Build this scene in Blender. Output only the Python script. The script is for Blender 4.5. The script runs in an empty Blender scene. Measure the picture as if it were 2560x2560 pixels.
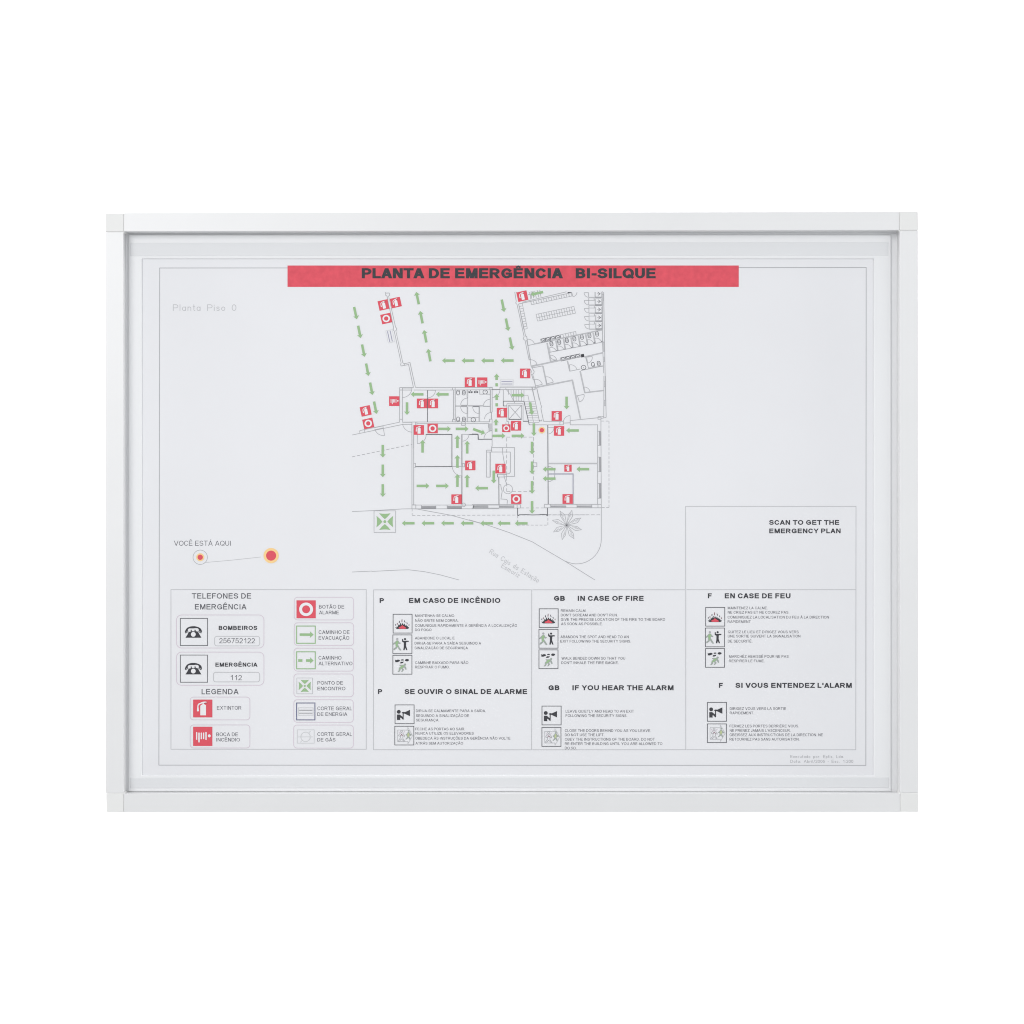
import bpy, bmesh, math
from mathutils import Vector
from mathutils.geometry import tessellate_polygon

# ------------------------------------------------------------------ measures
# plan units: 1 unit = one 2560th of the picture width, 0.23 mm on the sheet
S = 0.00023            # metres per unit
ZC = 0.60              # height of the board's centre
DIST = 1.2             # camera to sheet
DU = DIST / S
sc = bpy.context.scene
C = sc.collection

# ------------------------------------------------------------------ camera
cam = bpy.data.cameras.new('camera')
cam.sensor_width = 36.0
cam.lens = 36.0 * DIST / (2560 * S)
cam.clip_start = 0.05
cam.clip_end = 60
camo = bpy.data.objects.new('camera', cam)
camo.location = (0, -DIST, ZC)
camo.rotation_euler = (math.radians(90), 0, 0)
C.objects.link(camo)
sc.camera = camo
sc.cycles.use_denoising = True
sc.cycles.denoising_prefilter = 'NONE'
sc.cycles.use_adaptive_sampling = False
sc.cycles.filter_width = 1.05

# ------------------------------------------------------------------ light
w = bpy.data.worlds.new('World')
sc.world = w
w.use_nodes = True
w.node_tree.nodes['Background'].inputs[0].default_value = (0.96, 0.98, 1.0, 1)
w.node_tree.nodes['Background'].inputs[1].default_value = 0.64


def area(name, loc, target, size, power, col=(1, 1, 1)):
    l = bpy.data.lights.new(name, 'AREA')
    l.shape = 'RECTANGLE'
    l.size, l.size_y = size
    l.energy = power
    l.color = col
    o = bpy.data.objects.new(name, l)
    o.location = loc
    d = Vector(target) - Vector(loc)
    o.rotation_euler = d.to_track_quat('-Z', 'Y').to_euler()
    C.objects.link(o)
    return o


area('key_softbox', (-1.15, -1.75, ZC + 0.72), (0, 0, ZC), (0.8, 0.8), 19.4, (1.0, 0.99, 0.985))
area('fill_softbox', (1.75, -2.3, ZC + 0.35), (0, 0, ZC), (2.2, 2.2), 24, (0.97, 0.985, 1.0))
area('backdrop_lamp', (-1.15, 0.12, ZC + 0.75), (-0.15, 1.0, ZC), (0.5, 0.9), 46)
area('backdrop_lamp', (1.15, 0.12, ZC + 0.75), (0.15, 1.0, ZC), (0.5, 0.9), 46)

vs = sc.view_settings
vs.view_transform = 'Standard'
vs.look = 'None'
vs.exposure = 0.0
vs.gamma = 1.0
vs.use_curve_mapping = False

# ------------------------------------------------------------------ materials


def mat(name, col, rough=0.6, spec=0.2, metal=0.0, var=0.0, scale=40.0, bump=0.0, bscale=900.0):
    m = bpy.data.materials.new(name)
    m.use_nodes = True
    nt = m.node_tree
    b = nt.nodes['Principled BSDF']
    b.inputs['Roughness'].default_value = rough
    b.inputs['Specular IOR Level'].default_value = spec
    b.inputs['Metallic'].default_value = metal
    b.inputs['Base Color'].default_value = (*col, 1)
    tc = nt.nodes.new('ShaderNodeTexCoord')
    if var:
        n = nt.nodes.new('ShaderNodeTexNoise')
        n.inputs['Scale'].default_value = scale
        n.inputs['Detail'].default_value = 5
        r = nt.nodes.new('ShaderNodeValToRGB')
        r.color_ramp.elements[0].position = 0.3
        r.color_ramp.elements[1].position = 0.7
        r.color_ramp.elements[0].color = (*[max(0, c * (1 - var)) for c in col], 1)
        r.color_ramp.elements[1].color = (*[min(1, c * (1 + var)) for c in col], 1)
        nt.links.new(tc.outputs['Object'], n.inputs['Vector'])
        nt.links.new(n.outputs[0], r.inputs[0])
        nt.links.new(r.outputs[0], b.inputs['Base Color'])
    if bump:
        n2 = nt.nodes.new('ShaderNodeTexNoise')
        n2.inputs['Scale'].default_value = bscale
        n2.inputs['Detail'].default_value = 3
        bp = nt.nodes.new('ShaderNodeBump')
        bp.inputs['Strength'].default_value = bump
        bp.inputs['Distance'].default_value = 0.0002
        nt.links.new(tc.outputs['Object'], n2.inputs['Vector'])
        nt.links.new(n2.outputs[0], bp.inputs['Height'])
        nt.links.new(bp.outputs[0], b.inputs['Normal'])
    return m


M = {
    'paper': mat('paper', (0.685, 0.687, 0.706), 0.8, 0.1, var=0.012, scale=14),
    'rim': mat('rim_plastic', (0.71, 0.715, 0.725), 0.6, 0.2, var=0.008, scale=9),
    'strip': mat('strip_plastic', (0.64, 0.647, 0.66), 0.55, 0.2, var=0.008, scale=9),
    'panel': mat('back_panel', (0.76, 0.765, 0.775), 0.6, 0.2),
    'alu': mat('satin_aluminium', (0.672, 0.673, 0.676), 0.54, 0.5, metal=0.28, var=0.01, scale=25, bump=0.05),
    'cap': mat('corner_plastic', (0.675, 0.675, 0.666), 0.85, 0.15, bump=0.05, bscale=1500),
    'backdrop': mat('backdrop_paper', (0.92, 0.92, 0.92), 0.9, 0.0),
    'black': mat('ink_black', (0.052, 0.053, 0.060), 0.8, 0.12, var=0.12, scale=700),
    'dark': mat('ink_dark_grey', (0.115, 0.117, 0.13), 0.8, 0.1),
    'text': mat('ink_text_grey', (0.09, 0.09, 0.108), 0.8, 0.1),
    'grey': mat('ink_grey', (0.355, 0.358, 0.375), 0.8, 0.1),
    'pale': mat('ink_pale_grey', (0.46, 0.463, 0.48), 0.8, 0.1),
    'faint': mat('ink_faint_grey', (0.53, 0.54, 0.55), 0.8, 0.1),
    'pink': mat('ink_pink', (0.575, 0.50, 0.565), 0.8, 0.1),
    'red': mat('ink_red', (0.62, 0.090, 0.118), 0.8, 0.1, var=0.085, scale=260),
    'redshade': mat('ink_red_dark', (0.20, 0.09, 0.11), 0.8, 0.1),
    'green': mat('ink_green', (0.275, 0.43, 0.23), 0.8, 0.1, var=0.04, scale=300),
    'greengrey': mat('ink_grey_green', (0.31, 0.345, 0.32), 0.8, 0.1),
    'olive': mat('ink_olive', (0.42, 0.48, 0.26), 0.8, 0.1),
    'yellow': mat('ink_yellow', (0.80, 0.555, 0.26), 0.8, 0.1),
    'orange': mat('ink_orange', (0.83, 0.43, 0.16), 0.8, 0.1),
    'blue': mat('ink_blue', (0.13, 0.14, 0.235), 0.8, 0.1),
    'lilac': mat('ink_lilac', (0.30, 0.30, 0.40), 0.8, 0.1),
    'white': mat('bare_paper', (0.70, 0.70, 0.715), 0.8, 0.1),
}

# ------------------------------------------------------------------ objects


def world(px, py, h=0.0):
    """plan units and height towards the viewer -> metres"""
    return Vector(((px - 1280) * S, -h * S, ZC - (py - 1280) * S))


def wl(o):
    p = Vector(o.location)
    while o.parent:
        o = o.parent
        p = p + Vector(o.location)
    return p


def thing(name, label, cat, loc):
    o = bpy.data.objects.new(name, None)
    o.location = loc
    o.empty_display_size = 0.05
    o['label'] = label
    o['category'] = cat
    C.objects.link(o)
    return o


class Part:
    """collects flat ink shapes (plan units) into ONE mesh object"""
    n = 0

    def __init__(s, name, parent, h=0.15):
        s.name, s.parent, s.h = name, parent, h
        s.v, s.f, s.mi, s.ms = [], [], [], []

    def _m(s, m):
        if m not in s.ms:
            s.ms.append(m)
        return s.ms.index(m)

    def _h(s):
        Part.n += 1
        return s.h + (Part.n % 48) * 0.004

    def poly(s, pts, m):
        h = s._h()
        b = len(s.v)
        s.v += [(x, y, h) for x, y in pts]
        k = s._m(m)
        for t in tessellate_polygon([[Vector((x, y, 0)) for x, y in pts]]):
            s.f.append([b + i for i in t])
            s.mi.append(k)

    def strip(s, pts, wd, m, closed=False, cap=0.0, h=None):
        P = []
        for p in pts:
            if not P or (abs(p[0] - P[-1][0]) + abs(p[1] - P[-1][1])) > 1e-4:
                P.append(p)
        if closed and len(P) > 2 and abs(P[0][0] - P[-1][0]) + abs(P[0][1] - P[-1][1]) < 1e-4:
            P.pop()
        n = len(P)
        if n < 2:
            return
        h = s._h() if h is None else h
        k = s._m(m)
        hw = wd / 2
        D = []
        for i in range(n if closed else n - 1):
            a, b = P[i], P[(i + 1) % n]
            L = math.hypot(b[0] - a[0], b[1] - a[1])
            D.append(((b[0] - a[0]) / L, (b[1] - a[1]) / L))
        base = len(s.v)
        for i in range(n):
            x, y = P[i]
            if closed:
                d0, d1 = D[i - 1], D[i]
            else:
                d0, d1 = D[max(i - 1, 0)], D[min(i, n - 2)]
                if i == 0:
                    x, y = x - d1[0] * cap, y - d1[1] * cap
                if i == n - 1:
                    x, y = x + d0[0] * cap, y + d0[1] * cap
            nx, ny = -(d0[1] + d1[1]), d0[0] + d1[0]
            q = math.hypot(nx, ny)
            if q < 1e-6:
                nx, ny, q = -d1[1], d1[0], 1
            nx, ny = nx / q, ny / q
            c = max(0.35, nx * -d1[1] + ny * d1[0])
            o = hw / c
            s.v += [(x + nx * o, y + ny * o, h), (x - nx * o, y - ny * o, h)]
        for i in range(n if closed else n - 1):
            j = (i + 1) % n
            s.f.append([base + 2 * i, base + 2 * j, base + 2 * j + 1, base + 2 * i + 1])
            s.mi.append(k)

    def mesh(s, c=None):
        me = bpy.data.meshes.new(s.name)
        vv = [world(*p) - (c or Vector((0, 0, 0))) for p in s.v]
        me.from_pydata(vv, [], s.f)
        for m in s.ms:
            me.materials.append(M[m])
        me.polygons.foreach_set('material_index', s.mi)
        me.update()
        return me

    def build(s):
        ws = [world(*p) for p in s.v]
        c = Vector([(min(p[i] for p in ws) + max(p[i] for p in ws)) / 2 for i in range(3)])
        c.y = 0
        o = bpy.data.objects.new(s.name, s.mesh(c))
        C.objects.link(o)
        if s.parent:
            o.parent = s.parent
            o.location = c - wl(s.parent)
        else:
            o.location = c
        return o


def arcpts(cx, cy, rx, ry, a0, a1, n=None):
    n = n or max(4, int(abs(a1 - a0) / 15))
    return [(cx + rx * math.cos(math.radians(a0 + (a1 - a0) * i / n)), cy + ry * math.sin(math.radians(a0 + (a1 - a0) * i / n))) for i in range(n + 1)]


# ---- lettering: sans-serif capitals drawn as strokes (x 0..1 of the width, y 0..1 of the cap height)
def A_(cx, cy, rx, ry, a0, a1):
    return arcpts(cx, cy, rx, ry, a0, a1, max(4, int(abs(a1 - a0) / 18)))


def bowl(y0, y1, x=0.5, r=0.5):
    return [(0, y1), (x, y1)] + A_(x, (y0 + y1) / 2, r, (y1 - y0) / 2, 90, -90) + [(0, y0)]


O_ = ('O', A_(.5, .5, .5, .5, 0, 360))
G = {   # char: (ink width, advance, strokes); L open stroke, O closed stroke, D slanted stroke cut level
    'A': (.92, .93, [('D', 0, 0, .5, 1), ('D', 1, 0, .5, 1), ('L', [(.26, .29), (.74, .29)])]),
    'B': (.76, .93, [('L', [(0, 0), (0, 1)]), ('L', bowl(.52, 1, .52, .40)), ('L', bowl(0, .52, .52, .48))]),
    'C': (.87, 1.0, [('L', A_(.5, .5, .5, .5, 38, 322))]),
    'D': (.81, 1.0, [('L', [(0, 0), (0, 1)]), ('L', bowl(0, 1, .42, .58))]),
    'E': (.74, .93, [('L', [(1, 0), (0, 0), (0, 1), (.97, 1)]), ('L', [(0, .52), (.9, .52)])]),
    'F': (.68, .85, [('L', [(0, 0), (0, 1), (1, 1)]), ('L', [(0, .5), (.85, .5)])]),
    'G': (.90, 1.08, [('L', A_(.5, .5, .5, .5, 40, 318)), ('L', [(.56, .46), (.97, .46), (.97, .14)])]),
    'H': (.78, 1.0, [('L', [(0, 0), (0, 1)]), ('L', [(1, 0), (1, 1)]), ('L', [(0, .52), (1, .52)])]),
    'I': (.0, .39, [('L', [(.5, 0), (.5, 1)])]),
    'J': (.52, .70, [('L', [(1, 1), (1, .3)] + A_(.5, .3, .5, .3, 0, -180))]),
    'K': (.80, .93, [('L', [(0, 0), (0, 1)]), ('D', .0, .33, .98, 1), ('D', .34, .57, 1, 0)]),
    'L': (.63, .78, [('L', [(0, 1), (0, 0), (1, 0)])]),
    'M': (.95, 1.16, [('L', [(0, 0), (0, 1)]), ('L', [(1, 0), (1, 1)]), ('D', .03, 1, .5, 0), ('D', .97, 1, .5, 0)]),
    'N': (.78, 1.0, [('L', [(0, 0), (0, 1)]), ('L', [(1, 0), (1, 1)]), ('D', 0, 1, 1, 0)]),
    'O': (.95, 1.08, [O_]),
    'P': (.77, .93, [('L', [(0, 0), (0, 1)]), ('L', bowl(.46, 1, .55, .45))]),
    'Q': (.95, 1.08, [O_, ('L', [(.62, .22), (.97, .0)])]),
    'R': (.86, 1.0, [('L', [(0, 0), (0, 1)]), ('L', bowl(.48, 1, .5, .42)), ('D', .48, .5, 1, 0)]),
    'S': (.79, .93, [('L', A_(.5, .75, .46, .25, 20, 240) + [(.5, .52)][:0] + A_(.5, .26, .5, .26, 62, -160))]),
    'T': (.81, .85, [('L', [(0, 1), (1, 1)]), ('L', [(.5, 0), (.5, 1)])]),
    'U': (.78, 1.0, [('L', [(0, 1), (0, .36)] + A_(.5, .36, .5, .36, 180, 360) + [(1, 1)])]),
    'V': (.92, .93, [('D', 0, 1, .5, 0), ('D', 1, 1, .5, 0)]),
    'W': (1.30, 1.32, [('D', 0, 1, .26, 0), ('D', .5, 1, .26, 0), ('D', .5, 1, .74, 0), ('D', 1, 1, .74, 0)]),
    'X': (.90, .93, [('D', 0, 0, .97, 1), ('D', .03, 1, 1, 0)]),
    'Y': (.90, .93, [('D', 0, 1, .5, .4), ('D', 1, 1, .5, .4), ('L', [(.5, 0), (.5, .42)])]),
    'Z': (.79, .85, [('L', [(.04, 1), (1, 1)]), ('L', [(0, 0), (1, 0)]), ('D', .0, .05, 1, .95)]),
    '0': (.66, .78, [O_]),
    '1': (.36, .78, [('L', [(1, 0), (1, 1)]), ('L', [(1, .98), (0, .72)])]),
    '2': (.66, .78, [('L', A_(.5, .7, .46, .3, 165, -30) + [(0, 0), (1, 0)])]),
    '3': (.66, .78, [('L', A_(.5, .75, .46, .25, 160, -90) + [(.4, .5)]), ('L', [(.4, .51)] + A_(.5, .26, .5, .26, 80, -160))]),
    '4': (.68, .78, [('L', [(.74, 0), (.74, 1)]), ('L', [(0, .26), (1, .26)]), ('D', .0, .28, .72, 1)]),
    '5': (.66, .78, [('L', [(.9, 1), (.2, 1), (.08, .5)] + A_(.48, .32, .52, .32, 130, -160))]),
    '6': (.66, .78, [('O', A_(.5, .31, .5, .31, 0, 360)), ('L', A_(.56, .42, .56, .58, 60, 185))]),
    '7': (.66, .78, [('L', [(0, 1), (1, 1)]), ('D', .95, .97, .3, 0)]),
    '8': (.66, .78, [('O', A_(.5, .75, .44, .25, 0, 360)), ('O', A_(.5, .26, .5, .26, 0, 360))]),
    '9': (.66, .78, [('O', A_(.5, .69, .5, .31, 0, 360)), ('L', A_(.44, .58, .56, .58, -120, 5))]),
    '.': (.0, .39, [('L', [(.5, 0), (.5, .005)])]),
    ',': (.0, .39, [('L', [(.5, .02), (.5, -.1)])]),
    ':': (.0, .39, [('L', [(.5, 0), (.5, .005)]), ('L', [(.5, .6), (.5, .605)])]),
    "'": (.0, .30, [('L', [(.5, .72), (.5, 1)])]),
    '-': (.30, .47, [('L', [(0, .36), (1, .36)])]),
    '/': (.5, .6, [('L', [(0, -.1), (1, 1.05)])]),
    ' ': (.0, .39, []),
    # single-stroke lower case of the draughtsman's lettering
    'a': (.55, .80, [('O', A_(.5, .31, .5, .31, 0, 360)), ('L', [(1, 0), (1, .62)])]),
    'b': (.55, .80, [('L', [(0, 0), (0, 1)]), ('O', A_(.5, .31, .5, .31, 0, 360))]),
    'c': (.55, .75, [('L', A_(.5, .31, .5, .31, 45, 315))]),
    'd': (.55, .80, [('O', A_(.5, .31, .5, .31, 0, 360)), ('L', [(1, 0), (1, 1)])]),
    'e': (.55, .80, [('L', [(0, .33), (1, .33)] + A_(.5, .31, .5, .31, 5, 315))]),
    'f': (.34, .50, [('L', [(.4, 0), (.4, .8), (.6, 1), (1, 1)]), ('L', [(0, .62), (1, .62)])]),
    'i': (.0, .36, [('L', [(.5, 0), (.5, .62)]), ('L', [(.5, .9), (.5, .93)])]),
    'l': (.0, .36, [('L', [(.5, 0), (.5, 1)])]),
    'm': (.85, 1.1, [('L', [(0, 0), (0, .62)]), ('L', [(0, .45)] + A_(.25, .42, .25, .2, 150, 0) + [(.5, 0)]), ('L', [(.5, .45)] + A_(.75, .42, .25, .2, 150, 0) + [(1, 0)])]),
    'n': (.52, .78, [('L', [(0, 0), (0, .62)]), ('L', [(0, .42)] + A_(.5, .4, .5, .22, 170, 0) + [(1, 0)])]),
    'o': (.58, .82, [('O', A_(.5, .31, .5, .31, 0, 360))]),
    'p': (.55, .80, [('L', [(0, -.28), (0, .62)]), ('O', A_(.5, .31, .5, .31, 0, 360))]),
    'r': (.36, .55, [('L', [(0, 0), (0, .62)]), ('L', [(0, .36)] + A_(.8, .3, .8, .32, 160, 75))]),
    's': (.48, .72, [('L', A_(.5, .47, .46, .15, 20, 250) + A_(.5, .16, .5, .16, 70, -160))]),
    't': (.36, .55, [('L', [(.45, 1), (.45, .14), (.65, 0), (1, 0)]), ('L', [(0, .65), (1, .65)])]),
    'u': (.52, .78, [('L', [(0, .62), (0, .22)] + A_(.5, .22, .5, .22, 180, 350)), ('L', [(1, 0), (1, .62)])]),
    'x': (.5, .72, [('L', [(0, 0), (1, .62)]), ('L', [(0, .62), (1, 0)])]),
    'z': (.5, .72, [('L', [(0, .62), (1, .62), (0, 0), (1, 0)])]),
}
ACC = {'Ê': 'E^', 'Á': 'A/', 'Ã': 'A~', 'Ç': 'C,', 'É': 'E/', 'Í': 'I/', 'À': 'A\\', 'Õ': 'O~', 'ç': 'c,', 'ã': 'a~', 'È': 'E\\'}
ACCS = {'^': [(-.2, .0), (0, .17), (.2, .0)], '/': [(-.06, .0), (.12, .17)], '\\': [(.06, .0), (-.12, .17)],
        '~': [(-.22, .03), (-.1, .12), (.1, .04), (.22, .13)], ',': [(.04, 0), (.04, -.1), (.1, -.16), (-.08, -.24)]}


def lettering(part, txt, x0, x1, ytop, ybase, wt, m, tr=None):
    """write txt so that its ink runs from x0 to x1 with capitals from ytop to ybase"""
    cap = ybase - ytop
    sq = 0.70 if wt > .27 else 0.84 if wt > .16 else 0.95   # level strokes are thinner than upright ones
    prims = []
    x = 0.0
    for ch in txt:
        acc = None
        base = ch
        if ch in ACC:
            base, acc = ACC[ch]
        wk, adv, st = G[base]
        W = max(wk, wt) if wk else wt
        W = W + (wt * (0.62 if wt > .27 else 0.42) if wt > .16 and wk else 0)
        A = max(adv, W + .12) if base != ' ' else adv
        if wt > .16 and base != ' ':
            A = adv + wt * (0.42 if wt > .27 else 0.42)
        off = x + (A - W) / 2
        for s in st:
            if s[0] == 'D':
                hw = wt * .56
                f = lambda u: off + hw + u * (W - 2 * hw)
                xa, xb = f(s[1]), f(s[3])
                prims.append(('P', [(xa - hw, s[2]), (xa + hw, s[2]), (xb + hw, s[4]), (xb - hw, s[4])]))
            else:
                iw = wt / 2
                pts = [(off + iw + u * (W - wt), iw * sq + v * (1 - wt * sq)) for u, v in s[1]]
                prims.append((s[0], pts))
        if acc:
            cx = off + W / 2
            yb = (.70 if base in 'ac' else 1.0) + .09 + wt * .06
            if wt > .25:
                yb = 1.08
            if acc == ',':
                yb = -.02
            ky = .6 if wt > .27 else 1.0
            prims.append(('A', [(cx + u, yb + v * ky) for u, v in ACCS[acc]]))
        x += A
    xs = [p[0] for q in prims for p in q[1]]
    ex = 0
    lo, hi = min(xs), max(xs)
    f0, f1 = txt[0], txt[-1]
    if prims[0][0] != 'P':
        lo -= wt / 2
    if prims[-1][0] != 'P':
        hi += wt / 2
    kx = (x1 - x0) / (hi - lo)
    T = lambda p: (x0 + (p[0] - lo) * kx, ybase - p[1] * cap)
    if tr:
        T0 = T
        T = lambda p: tr(T0(p))
    wx = wt * (cap + kx) / 2
    for k, pts in prims:
        P = [T(p) for p in pts]
        if k == 'P':
            part.poly(P, m)
            continue
        n0 = len(part.v)
        if not tr:
            P = [(x * sq, y) for x, y in P]
            wx = wt * kx * sq
        if k == 'O':
            part.strip(P, wx, m, closed=True)
        elif k == 'A':
            part.strip(P, wx * .75, m, cap=wx * .1)
        else:
            part.strip(P, wx, m, cap=wx / 2)
        if not tr:
            part.v[n0:] = [(x / sq, y, h) for x, y, h in part.v[n0:]]


class View:
    """transcribes figures measured on an enlarged view: origin in plan units and enlargement"""

    def __init__(s, ox, oy, k, part=None):
        s.ox, s.oy, s.k, s.p = ox, oy, k, part

    def on(s, part):
        return View(s.ox, s.oy, s.k, part)

    def pt(s, x, y):
        return (s.ox + x / s.k, s.oy + y / s.k)

    def P(s, t):
        if isinstance(t, str):
            t = [tuple(float(c) for c in q.split(',')) for q in t.split()]
        return [s.pt(*q) for q in t]

    def line(s, t, m='grey', w=1.5, closed=False):
        s.p.strip(s.P(t), w, m, closed)

    def lines(s, ts, m='grey', w=1.5):
        for t in ts.split(';'):
            if t.strip():
                s.line(t, m, w)

    def fill(s, t, m):
        s.p.poly(s.P(t), m)

    def rect(s, x0, y0, x1, y1, m='grey', w=1.5):
        s.line([(x0, y0), (x1, y0), (x1, y1), (x0, y1)], m, w, True)

    def rrect(s, x0, y0, x1, y1, r, m='pink', w=1.6):
        pts = arcpts(x1 - r, y0 + r, r, r, -90, 0, 5) + arcpts(x1 - r, y1 - r, r, r, 0, 90, 5) + arcpts(x0 + r, y1 - r, r, r, 90, 180, 5) + arcpts(x0 + r, y0 + r, r, r, 180, 270, 5)
        s.line(pts, m, w, True)

    def box(s, x0, y0, x1, y1, m):
        s.fill([(x0, y0), (x1, y0), (x1, y1), (x0, y1)], m)

    def arc(s, cx, cy, r, a0, a1, m='grey', w=1.4, ry=None):
        s.line(arcpts(cx, cy, r, ry or r, a0, a1), m, w)

    def ring(s, cx, cy, r, m='grey', w=1.4, ry=None):
        s.line(arcpts(cx, cy, r, ry or r, 0, 360, 24), m, w, True)

    def disc(s, cx, cy, r, m, ry=None):
        s.fill(arcpts(cx, cy, r, ry or r, 0, 345, 23), m)

    def door(s, hx, hy, ax, ay, bx, by, m='grey', w=1.3, leaf=True):
        """door leaf from hinge h to a, swing from a to b"""
        a0 = math.degrees(math.atan2(ay - hy, ax - hx))
        a1 = math.degrees(math.atan2(by - hy, bx - hx))
        d = (a1 - a0 + 180) % 360 - 180
        r0, r1 = math.hypot(ax - hx, ay - hy), math.hypot(bx - hx, by - hy)
        n = 9
        pts = []
        for i in range(n + 1):
            t = i / n
            a = math.radians(a0 + d * t)
            r = r0 + (r1 - r0) * t
            pts.append((hx + r * math.cos(a), hy + r * math.sin(a)))
        s.line(pts, m, w)
        if leaf:
            s.line([(hx, hy), (ax, ay)], m, w)

    def dash(s, t, on=14, off=9, m='grey', w=1.3):
        P = s.P(t)
        for a, b in zip(P, P[1:]):
            L = math.hypot(b[0] - a[0], b[1] - a[1])
            d = 0
            while d < L:
                e = min(L, d + on / 2)
                s.p.strip([(a[0] + (b[0] - a[0]) * q / L, a[1] + (b[1] - a[1]) * q / L) for q in (d, e)], w, m)
                d += (on + off) / 2

    def band(s, t, wd, m='pale', edge='grey', ew=0.75):
        P = s.P(t)
        s.p.strip(P, wd, m)
        for a, b in zip(P, P[1:]):
            L = math.hypot(b[0] - a[0], b[1] - a[1])
            nx, ny = -(b[1] - a[1]) / L * wd / 2, (b[0] - a[0]) / L * wd / 2
            for q in (1, -1):
                s.p.strip([(a[0] + q * nx, a[1] + q * ny), (b[0] + q * nx, b[1] + q * ny)], ew, edge)

    def text(s, txt, x0, x1, yt, yb, wt, m):
        a, b = s.pt(x0, yt), s.pt(x1, yb)
        lettering(s.p, txt, a[0], b[0], a[1], b[1], wt, m)


# ================================================================== backdrop
bm = bmesh.new()
prof = [(-1.0, -1.6), (0.55, -1.6), (0.8, -1.5), (0.93, -1.3), (1.0, -1.0), (1.0, 3.4)]
rows = [[bm.verts.new((x, y, ZC - 0.6 + z)) for (y, z) in prof] for x in (-3, 3)]
for i in range(len(prof) - 1):
    f = bm.faces.new((rows[0][i], rows[1][i], rows[1][i + 1], rows[0][i + 1]))
    f.smooth = True
me = bpy.data.meshes.new('backdrop')
bm.to_mesh(me)
me.materials.append(M['backdrop'])
o = bpy.data.objects.new('backdrop', me)
o['kind'] = 'structure'
C.objects.link(o)

# ================================================================== the frame
frame = thing('display_frame', 'shallow wall display frame of satin aluminium bars with square white plastic corners', 'frame', world(1280, 2031, 0))


def solid(name, quads, parent, m, bevel=0.0, seg=2, flare=0.0):
    """prisms: list of (four apparent corners, height below, height above) joined into one mesh; the corners are measured on the front face"""
    bm = bmesh.new()
    for q, h0, h1 in quads:
        k = (DU - h1) / DU
        qq = [(1280 + (x - 1280) * k, 1280 + (y - 1280) * k) for x, y in q]
        cx_, cy_ = sum(x for x, y in qq) / 4, sum(y for x, y in qq) / 4
        v0 = [bm.verts.new(world(x + math.copysign(flare, x - cx_), y + math.copysign(flare, y - cy_), h0)) for x, y in qq]
        v1 = [bm.verts.new(world(x, y, h1)) for x, y in qq]
        n = len(q)
        bm.faces.new(v1)
        bm.faces.new(v0[::-1])
        for i in range(n):
            bm.faces.new((v0[i], v0[(i + 1) % n], v1[(i + 1) % n], v1[i]))
    bmesh.ops.recalc_face_normals(bm, faces=bm.faces)
    if bevel:
        bmesh.ops.bevel(bm, geom=list(bm.edges), offset=bevel * S, segments=seg, affect='EDGES', profile=0.5)
    cs = [v.co for v in bm.verts]
    c = Vector([(min(p[i] for p in cs) + max(p[i] for p in cs)) / 2 for i in range(3)])
    for v in bm.verts:
        v.co -= c
    me = bpy.data.meshes.new(name)
    bm.to_mesh(me)
    bm.free()
    me.materials.append(M[m])
    o = bpy.data.objects.new(name, me)
    C.objects.link(o)
    o.parent = parent
    o.location = c - wl(parent)
    return o


HF, HB = 35, -26
solid('frame_bar', [([(309.3, 531.8), (2248.4, 529.0), (2248.4, 575.4), (309.3, 578.6)], HB, HF)], frame, 'alu', 0.9)
solid('frame_bar', [([(309.3, 1984.2), (2250.2, 1983.6), (2250.2, 2030.6), (309.3, 2031.0)], HB, HF)], frame, 'alu', 0.9)
solid('frame_bar', [([(262.6, 579.9), (308.4, 579.9), (309.0, 1982.8), (264.2, 1982.8)], HB, HF)], frame, 'alu', 0.9)
solid('frame_bar', [([(2249.2, 576.2), (2295.8, 576.2), (2297.0, 1982.0), (2249.8, 1982.0)], HB, HF)], frame, 'alu', 0.9)
for q, core in (([(262.4, 533.0), (308.4, 533.0), (308.4, 579.0), (262.4, 579.0)], [(263, 533.6), (311, 533.6), (311, 581.5), (263, 581.5)]),
                ([(2249.2, 528.2), (2295.8, 528.0), (2295.8, 575.2), (2249.2, 575.2)], [(2247, 529.6), (2295.2, 529.6), (2295.2, 577.8), (2247, 577.8)]),
                ([(264.6, 1983.6), (308.4, 1983.6), (308.4, 2031.0), (265.6, 2031.0)], [(265.2, 1981), (311, 1981), (311, 2030), (266.2, 2030)]),
                ([(2251.0, 1982.8), (2297.2, 1982.6), (2297.2, 2030.2), (2251.0, 2030.4)], [(2248.6, 1980.5), (2296, 1980.5), (2296, 2029.4), (2248.6, 2029.4)])):
    solid('corner_cap', [(q, HB - 0.5, HF + 0.6), (core, HB + 3, HF - 1.3)], frame, 'cap', 0.8)

# back panel the sheet lies on
solid('back_panel', [([(285, 555), (2274, 555), (2274, 2008), (285, 2008)], -22, -1.5)], frame, 'panel')


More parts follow.
